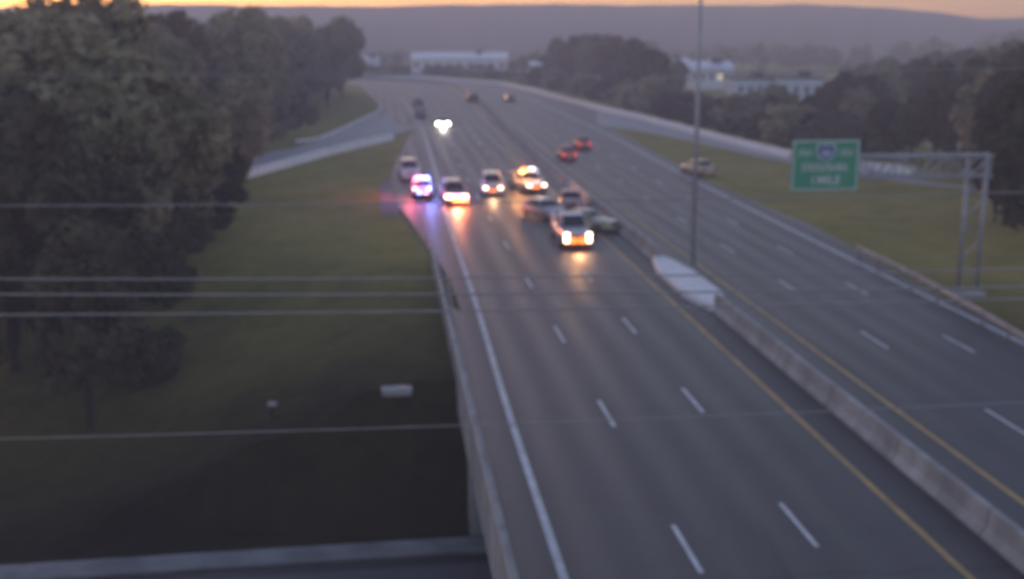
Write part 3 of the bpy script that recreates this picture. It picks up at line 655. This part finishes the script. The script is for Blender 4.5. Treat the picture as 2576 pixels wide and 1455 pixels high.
# the recovery truck's tall lamps and orange front
rt = next(o for o in bpy.data.objects if o.name.startswith('recovery_truck'))
q = MB(); q.box((0, 3.05, .62), (1.82, .12, .62)); q.build('front_panel', paint((.50, .16, .03)), rt, bevel=.03)
for x in (-.74, .74):
    q = MB(); q.box((x, 3.13, .82), (.30, .1, .62)); q.build('headlight', M['head_warm'], rt, bevel=.03)
for x in (-.28, .28):
    q = MB(); q.box((x, 3.13, .62), (.42, .08, .3)); q.build('grille_lamp', M['amber'], rt, bevel=.02)
q = MB(); q.box((0, 3.0, 1.04), (1.9, .2, .16)); q.build('hood_edge', paint((.75, .70, .70)), rt, bevel=.03)
lamp(rt, (0, 3.6, .8), (1, .50, .22), 90, .25, 110)
# ------------------------------------------------------------------ small things on the left grass
def boxthing(name, px, py, parts, label, cat):
    p = on_terrain(px, py); root = empty(name, p, random.uniform(-.2, .2))
    for nm, c, d, mat in parts:
        q = MB(); q.box(c, d); q.build(nm, M[mat], root, bevel=.015)
    return tag(root, label, cat)
boxthing('drain_inlet', 998, 998, (('headwall', (0, 0, .10), (1.15, .6, .20), 'concrete'), ('slab', (0, -.02, .22), (1.25, .7, .06), 'concrete'), ('cover', (.2, 0, .265), (.5, .5, .03), 'steel')), 'flat grey concrete drain inlet in the grass near the parapet', 'drain inlet')
boxthing('marker_post', 686, 1048, (('post', (0, 0, .2), (.12, .12, .6), 'black_trim'), ('cap', (0, 0, .56), (.34, .24, .16), 'concrete')), 'small white-topped marker standing alone in the dark grass', 'marker')

# ------------------------------------------------------------------ trees
def crown_mesh(seed, rx, rz, n_cl, n_leaf, leaf, mat):
    rr = random.Random(seed); vs = []; fs = []
    for c in range(n_cl):
        while True:
            d = Vector((rr.uniform(-1, 1), rr.uniform(-1, 1), rr.uniform(-1, 1)))
            if .35 < d.length < 1: break
        cz = d.z
        taper = 1.0 - .35 * max(0, cz)
        cc = Vector((d.x * rx * taper, d.y * rx * taper, cz * rz)); cr_ = rr.uniform(.22, .40) * rx
        for l in range(n_leaf):
            e = Vector((rr.gauss(0, 1), rr.gauss(0, 1), rr.gauss(0, 1))).normalized()
            p = cc + e * cr_ * rr.uniform(.65, 1.1)
            nrm = (e + Vector((rr.uniform(-.7, .7), rr.uniform(-.7, .7), rr.uniform(-.3, .9)))).normalized()
            a = nrm.cross(Vector((rr.uniform(-1, 1), rr.uniform(-1, 1), rr.uniform(-1, 1)))).normalized(); b_ = nrm.cross(a)
            s_ = leaf * rr.uniform(.6, 1.3); o = len(vs)
            vs += [p - a * s_, p - b_ * s_ * .6, p + a * s_, p + b_ * s_ * .6]; fs.append((o, o + 1, o + 2, o + 3))
    m = bpy.data.meshes.new('crown'); m.from_pydata([tuple(v) for v in vs], [], fs); m.update(); m.materials.append(mat); return m
def trunk_mesh(seed, h0, r0, rx, rz, zc):
    rr = random.Random(seed); q = MB()
    q.tube([(0, 0, -.4), (.05, .02, h0 * .5), (rr.uniform(-.2, .2), rr.uniform(-.2, .2), h0), (rr.uniform(-.4, .4), rr.uniform(-.4, .4), zc + rz * .5)], [r0 * 1.25, r0, r0 * .8, r0 * .2], 8)
    for k in range(7):
        a = 2 * math.pi * k / 7 + rr.uniform(-.4, .4); z0 = h0 * rr.uniform(.75, 1.2); e = rx * rr.uniform(.5, .85)
        q.tube([(0, 0, z0), (math.cos(a) * e * .5, math.sin(a) * e * .5, z0 + rz * .35), (math.cos(a) * e, math.sin(a) * e, zc + rz * rr.uniform(-.2, .5))], [r0 * .45, r0 * .3, r0 * .08], 6)
    m = bpy.data.meshes.new('trunk'); m.from_pydata(q.v, [], q.f); m.update(); m.materials.append(M['bark']); return m
PROTO = []      # unit trees, height 10
for i, (rx, rz, zc, mat) in enumerate(((3.1, 4.2, 5.9, 'leaf_a'), (2.7, 4.4, 5.8, 'leaf_b'), (3.4, 3.9, 6.1, 'leaf_a'), (2.9, 4.1, 6.0, 'leaf_c'), (3.3, 4.5, 5.5, 'leaf_b'), (3.0, 4.0, 6.0, 'leaf_a'))):
    PROTO.append((crown_mesh(100 + i, rx * .86, rz * .86, 56, 95, .29, M[mat]), trunk_mesh(200 + i, 2.6, .24, rx, rz, zc), zc))
BUSH = []
for i, mat in enumerate(('leaf_b', 'leaf_a', 'leaf_c')):
    BUSH.append((crown_mesh(300 + i, .82, .66, 26, 60, .12, M[mat]), trunk_mesh(400 + i, .3, .05, .7, .6, .6), .62))
NT = [0]
def tree(x, y, h, label, k=None, group=None, wide=1.0, name='tree', cat='tree', protos=None, z=None):
    P_ = protos or PROTO; k = random.randrange(len(P_)) if k is None else k
    cm, tm, zc = P_[k]; base = 10.0 if protos is None else 1.3
    root = empty(name, (x, y, terrain(x, y) if z is None else z), random.uniform(0, 6.28)); s_ = h / base
    root.scale = (s_ * wide, s_ * wide, s_)
    c = bpy.data.objects.new('crown', cm); COL.objects.link(c); c.parent = root; c.location = (0, 0, zc)
    t = bpy.data.objects.new('trunk' if protos is None else 'stem', tm); COL.objects.link(t); t.parent = root
    NT[0] += 1
    return tag(root, label, cat, group)
def bush(x, y, h, label, group, k=None, wide=1.0): return tree(x, y, h, label, k, group, wide, 'bush', 'bush', BUSH)
def free(pts, x, y, d): return all((x - a) ** 2 + (y - c) ** 2 > d * d for a, c in pts)
def treepx(px, py, top, label, k=None, wide=1.0, group=None):
    p = on_terrain(px, py); tz = at_y(px, top, p.y).z
    return tree(p.x, p.y, max(4, tz - p.z), label, k, group, wide)
# named trees
treepx(150, 985, 250, 'big dark tree standing nearest on the left, foot in the low grass', 1, .95)
treepx(535, 604, 330, 'low dark tree spreading over the edge of the left grass', 4, 1.25)
treepx(300, 790, 150, 'tall tree on the grass just right of the nearest big tree', 0, .9)
taken = [(on_terrain(a, c).x, on_terrain(a, c).y) for a, c in ((150, 985), (535, 604), (300, 790))]
FR = 'full-crowned tree at the front of the left wood beside the grass'
for px, py, top, wd, k in ((430, 650, 170, 1.1, 0), (480, 570, 190, 1.15, 2), (590, 500, 250, 1.2, 5), (610, 455, 190, 1.1, 0), (380, 700, 110, 1.1, 5), (330, 760, 260, 1.2, 1), (230, 860, 380, 1.3, 4), (40, 930, 330, 1.4, 1), (90, 800, 220, 1.3, 4), (200, 720, 30, 1.2, 2)):
    p = on_terrain(px, py); taken.append((p.x, p.y)); treepx(px, py, top, FR, k, wd, 'trees at the front of the left wood')
# left wood: near bank, then the mass between the ramp and the picture's edge
LW = 'leafy tree in the dense wood left of the highway and ramp'
def left_ok(x, y):
    if y < 96: return x < -.18 * y - 6.2 - (y - 50) * .10
    if y < 128: return x < -33 - (128 - y) * .15 and not (abs((y - 88) - (-75 - x) * -.45) < 7 and x < -40)
    if y < 165: return x < -33.5 + (y - 150) * .08
    if y < 215: return x < -33
    return x < -31 - (y - 215) * .10
n_l = 0; tries = 0
while n_l < 125 and tries < 6000:
    tries += 1
    y = random.uniform(52, 290); x = -random.uniform(.08, .50) * y
    if not left_ok(x, y) or x < -.5 * y: continue
    if y > 128 and x < -33 - 62: continue
    if not free(taken, x, y, 4.6 if y > 100 else 5.2): continue
    taken.append((x, y)); front = y < 100
    tree(x, y, random.uniform(13.5, 17.5) if y > 78 else random.uniform(8, 11), LW, random.choice((0, 2, 5, 2, 3, 0)) if y > 78 else random.choice((1, 4)), 'trees of the left wood', random.uniform(.9, 1.15)); n_l += 1
# bushes at the foot of the left wood
for k in range(26):
    y = random.uniform(60, 205); x = -.18 * y - 5.2 - (y - 50) * .10 if y < 96 else (-32 if y > 128 else -36)
    bush(x + random.uniform(-2, 1.2), y, random.uniform(1.6, 3.4), 'low dark bush at the foot of the left wood', 'bushes below the left wood')
# round clump beyond the ramp, centre right
CL = 'round-headed tree in the clump beyond the right-hand bend'
for px, py, top in ((1400, 225, 92), (1440, 238, 82), (1490, 248, 80), (1540, 262, 84), (1590, 272, 92), (1635, 285, 112), (1470, 215, 84), (1540, 225, 80), (1600, 240, 95), (1390, 205, 100)):
    p = unproj(px, py - 16); tree(p.x, p.y, at_y(px, top, p.y).z, CL, None, 'trees of the round clump', 1.2)
for k in range(20):
    px = 1375 + 300 * k / 19; py = interp([(1376, 222), (1431, 238), (1523, 262), (1680, 302)], px) - 9 - (k % 3) * 4; p = unproj(px, py)
    bush(p.x, p.y, random.uniform(3.0, 5.5), 'dark bush filling the foot of the round tree clump', 'bushes below the round clump', random.choice((0, 1)), 1.5)
for px, py, top in ((1290, 192, 150), (1320, 194, 138), (1345, 196, 128), (1670, 262, 140), (1650, 240, 128), (1610, 215, 118), (1700, 240, 150), (1100, 178, 140), (1000, 176, 130), (960, 176, 126), (1230, 182, 138)):
    p = unproj(px, py - 6); tree(p.x, p.y, max(4, at_y(px, top, p.y).z), 'hazy low tree at the outside of the far bend, beside the buildings', None, 'trees beyond the far bend', 1.35)
# trees beside the right ramp
RR = 'bushy tree in the row beyond the right ramp'
for px, py, top in ((1680, 300, 225), (1730, 310, 228), (1780, 318, 236), (1840, 330, 240), (1890, 338, 226), (1940, 348, 236), (1990, 352, 228), (1660, 285, 232), (1760, 290, 232), (1860, 300, 240), (1950, 318, 210), (2040, 358, 232), (2100, 366, 236), (2160, 376, 230), (2080, 335, 200), (2150, 340, 215)):
    p = unproj(px, py - 12); tree(p.x, p.y, max(3.5, at_y(px, top, p.y).z), RR, None, 'trees along the right ramp', 1.25)
# big dark trees at the right edge
for k in range(26):
    px = 1640 + 560 * k / 25; py = interp([(1523, 270), (1735, 318), (1990, 378), (2200, 405)], px) - 10 - (k % 3) * 6; p = unproj(px, py)
    bush(p.x, p.y, random.uniform(2.6, 5.0), 'dark bush in the thick belt beyond the right ramp', 'bushes beyond the right ramp', random.choice((0, 0, 1)), 1.5)
RE = 'big dark tree in the wood at the right edge behind the sign gantry'
for px, py, top in ((2230, 400, 240), (2290, 410, 235), (2350, 415, 215), (2420, 425, 190), (2480, 440, 170), (2540, 470, 150), (2600, 500, 110), (2560, 560, 190), (2640, 600, 100), (2540, 420, 110), (2440, 380, 140), (2360, 370, 150), (2590, 430, 90), (2500, 560, 330), (2680, 470, 80), (2590, 650, 250)):
    p = unproj(px, py - 4); tree(p.x, p.y, max(4, at_y(px, top, p.y).z), RE, random.choice((1, 4, 1, 0)), 'trees of the right wood', 1.2)
# trees on the slope farther right and behind
for k in range(34):
    px = random.uniform(2120, 2700); py = random.uniform(205, 330); p = unproj(px, py); tp = interp([(2100, 150), (2250, 120), (2400, 100), (2575, 75), (2800, 65)], px) + random.uniform(0, 70) * (py - 200) / 130 + 15
    tree(p.x, p.y, max(5, min(19, at_y(px, tp, p.y).z)), 'grey hazy tree on the wooded slope beyond the right wood', None, 'trees of the far right slope', 1.3)
# hedge along the outside of the far bend
for k in range(30):
    px = 900 + 500 * k / 29; py = interp([(880, 186), (1043, 188), (1154, 196), (1265, 204), (1376, 226), (1430, 240)], px)
    p = unproj(px, py - 3 - (k % 2)); bush(p.x, p.y + 2, random.uniform(2.2, 3.6), 'dark bush in the hedge along the outside of the far bend', 'bushes of the far hedge', None, 1.3)
# far woods in the valley: a mass nobody could count
vs = []; fs = []; rr = random.Random(5)
lowm = [crown_mesh(500 + i, 3.4, 3.2, 16, 34, .55, M['leaf_a']) for i in range(3)]
lowd = [([v.co.copy() for v in m_.vertices], [tuple(p_.vertices) for p_ in m_.polygons]) for m_ in lowm]
for k in range(700):
    Y = rr.uniform(440, 900); X = rr.uniform(-.5, .5) * Y
    if abs(X - (-32)) < 60 and Y < 520: continue
    tp = CAM_H - (interp([(0, 100), (900, 128), (1300, 120), (1700, 112), (2150, 112), (2575, 85)], 1287 + X / Y * F) - 78 + rr.uniform(-6, 26)) / F * Y
    h = max(3.5, tp); cv, cf = rr.choice(lowd); s_ = h / 7.0; wd = max(s_, 1.1); a = rr.uniform(0, 6.28); ca, sa = math.cos(a), math.sin(a); o = len(vs)
    vs += [(X + (v.x * ca - v.y * sa) * wd, Y + (v.x * sa + v.y * ca) * wd, h * .55 + v.z * s_ * 1.02) for v in cv]; fs += [tuple(i + o for i in f_) for f_ in cf]
tag(mesh_raw('far_woods', vs, fs, M['leaf_a']), 'hazy far wood filling the valley below the hills', 'woods', kind='stuff')

# ------------------------------------------------------------------ far buildings
def building(px0, px1, ytop, ybase, depth, wall, roof, label, pitch=0.0, nwin=5, name='warehouse', door=True, lit=None, over=.4):
    base = unproj((px0 + px1) / 2, ybase); Y = base.y
    a, c = at_y(px0, ybase, Y), at_y(px1, ybase, Y); W_ = c.x - a.x; H = at_y(px0, ytop, Y).z
    root = empty(name, ((a.x + c.x) / 2, Y, 0))
    q = MB(); q.box((0, depth / 2, H / 2), (W_, depth, H)); q.build('wall', M[wall], root)
    q = MB(); hw = W_ / 2 + over
    if pitch: q.loft([[Vector((-hw, y_, z_)) for y_, z_ in ((-over, H), (depth / 2, H + pitch), (depth + over, H), (depth + over, H - .18), (-over, H - .18))], [Vector((hw, y_, z_)) for y_, z_ in ((-over, H), (depth / 2, H + pitch), (depth + over, H), (depth + over, H - .18), (-over, H - .18))]])
    else: q.box((0, depth / 2, H + .16), (W_ + 2 * over, depth + 2 * over, .3))
    rf = q.build('roof', M[roof], root)
    q = MB(); q.box((W_ * .2, depth * .4, H + .75 + pitch * .6), (2.2, 2.2, 1.2)); q.build('roof_unit', M['roof_dark'], rf)
    for k in range(nwin):
        x = -W_ / 2 + W_ * (k + .5) / nwin; ww = W_ / nwin * .5
        q = MB(); q.box((x, -.02, H * .58), (ww, .08, H * .26)); q.build('window', M[lit if lit and k == nwin - 2 else 'window'], root)
    if door:
        q = MB(); q.box((W_ * .33, -.03, min(1.6, H * .3)), (W_ * .07, .1, min(3.2, H * .6))); q.build('door', M['roof_dark'], root)
    return tag(root, label, 'building')
building(1035, 1275, 148, 186, 22, 'wall_white', 'roof_pale', 'long white warehouse beyond the far bend', 2.0, 9)
building(905, 946, 152, 180, 12, 'wall_white', 'roof_pale', 'small white building beside the left trees beyond the bend', 1.2, 2, 'house')
building(1335, 1378, 165, 200, 9, 'wall_teal', 'roof_pale', 'small teal building beside the round tree clump', 1.0, 2, 'shed')
building(1640, 1735, 160, 196, 14, 'wall_pink', 'roof_pale', 'low pinkish building left of the light pole', 1.6, 4, 'house')
building(1735, 1842, 172, 225, 14, 'wall_white', 'roof_pale', 'white building with a lit window right of the light pole', 1.6, 5, 'house', lit='window_lit')
building(1850, 1945, 200, 258, 14, 'wall_blue', 'roof_dark', 'bluish building with dark roof, left of two among the right trees', 0.0, 4, 'house')
building(1960, 2068, 198, 262, 14, 'wall_blue', 'roof_dark', 'bluish building with dark flat roof, right of two among the right trees', 0.0, 4, 'house')
building(2255, 2300, 190, 215, 8, 'wall_white', 'roof_pale', 'small pale house alone on the right wooded slope', 1.2, 2, 'house')

# ------------------------------------------------------------------ haze
q = MB(); q.box((0, 470, 23), (2000, 1300, 60))
hz_ = q.build('haze', bpy.data.materials.new('haze_air'))
hm = hz_.data.materials[0]; hm.use_nodes = True; n = hm.node_tree; n.nodes.clear()
vo = n.nodes.new('ShaderNodeVolumePrincipled'); vo.inputs['Color'].default_value = (.82, .80, .92, 1); vo.inputs['Density'].default_value = .00145; vo.inputs['Anisotropy'].default_value = .1
ou = n.nodes.new('ShaderNodeOutputMaterial'); n.links.new(vo.outputs[0], ou.inputs['Volume'])
tag(hz_, 'thin purple-grey evening haze over the valley', 'haze', kind='stuff')
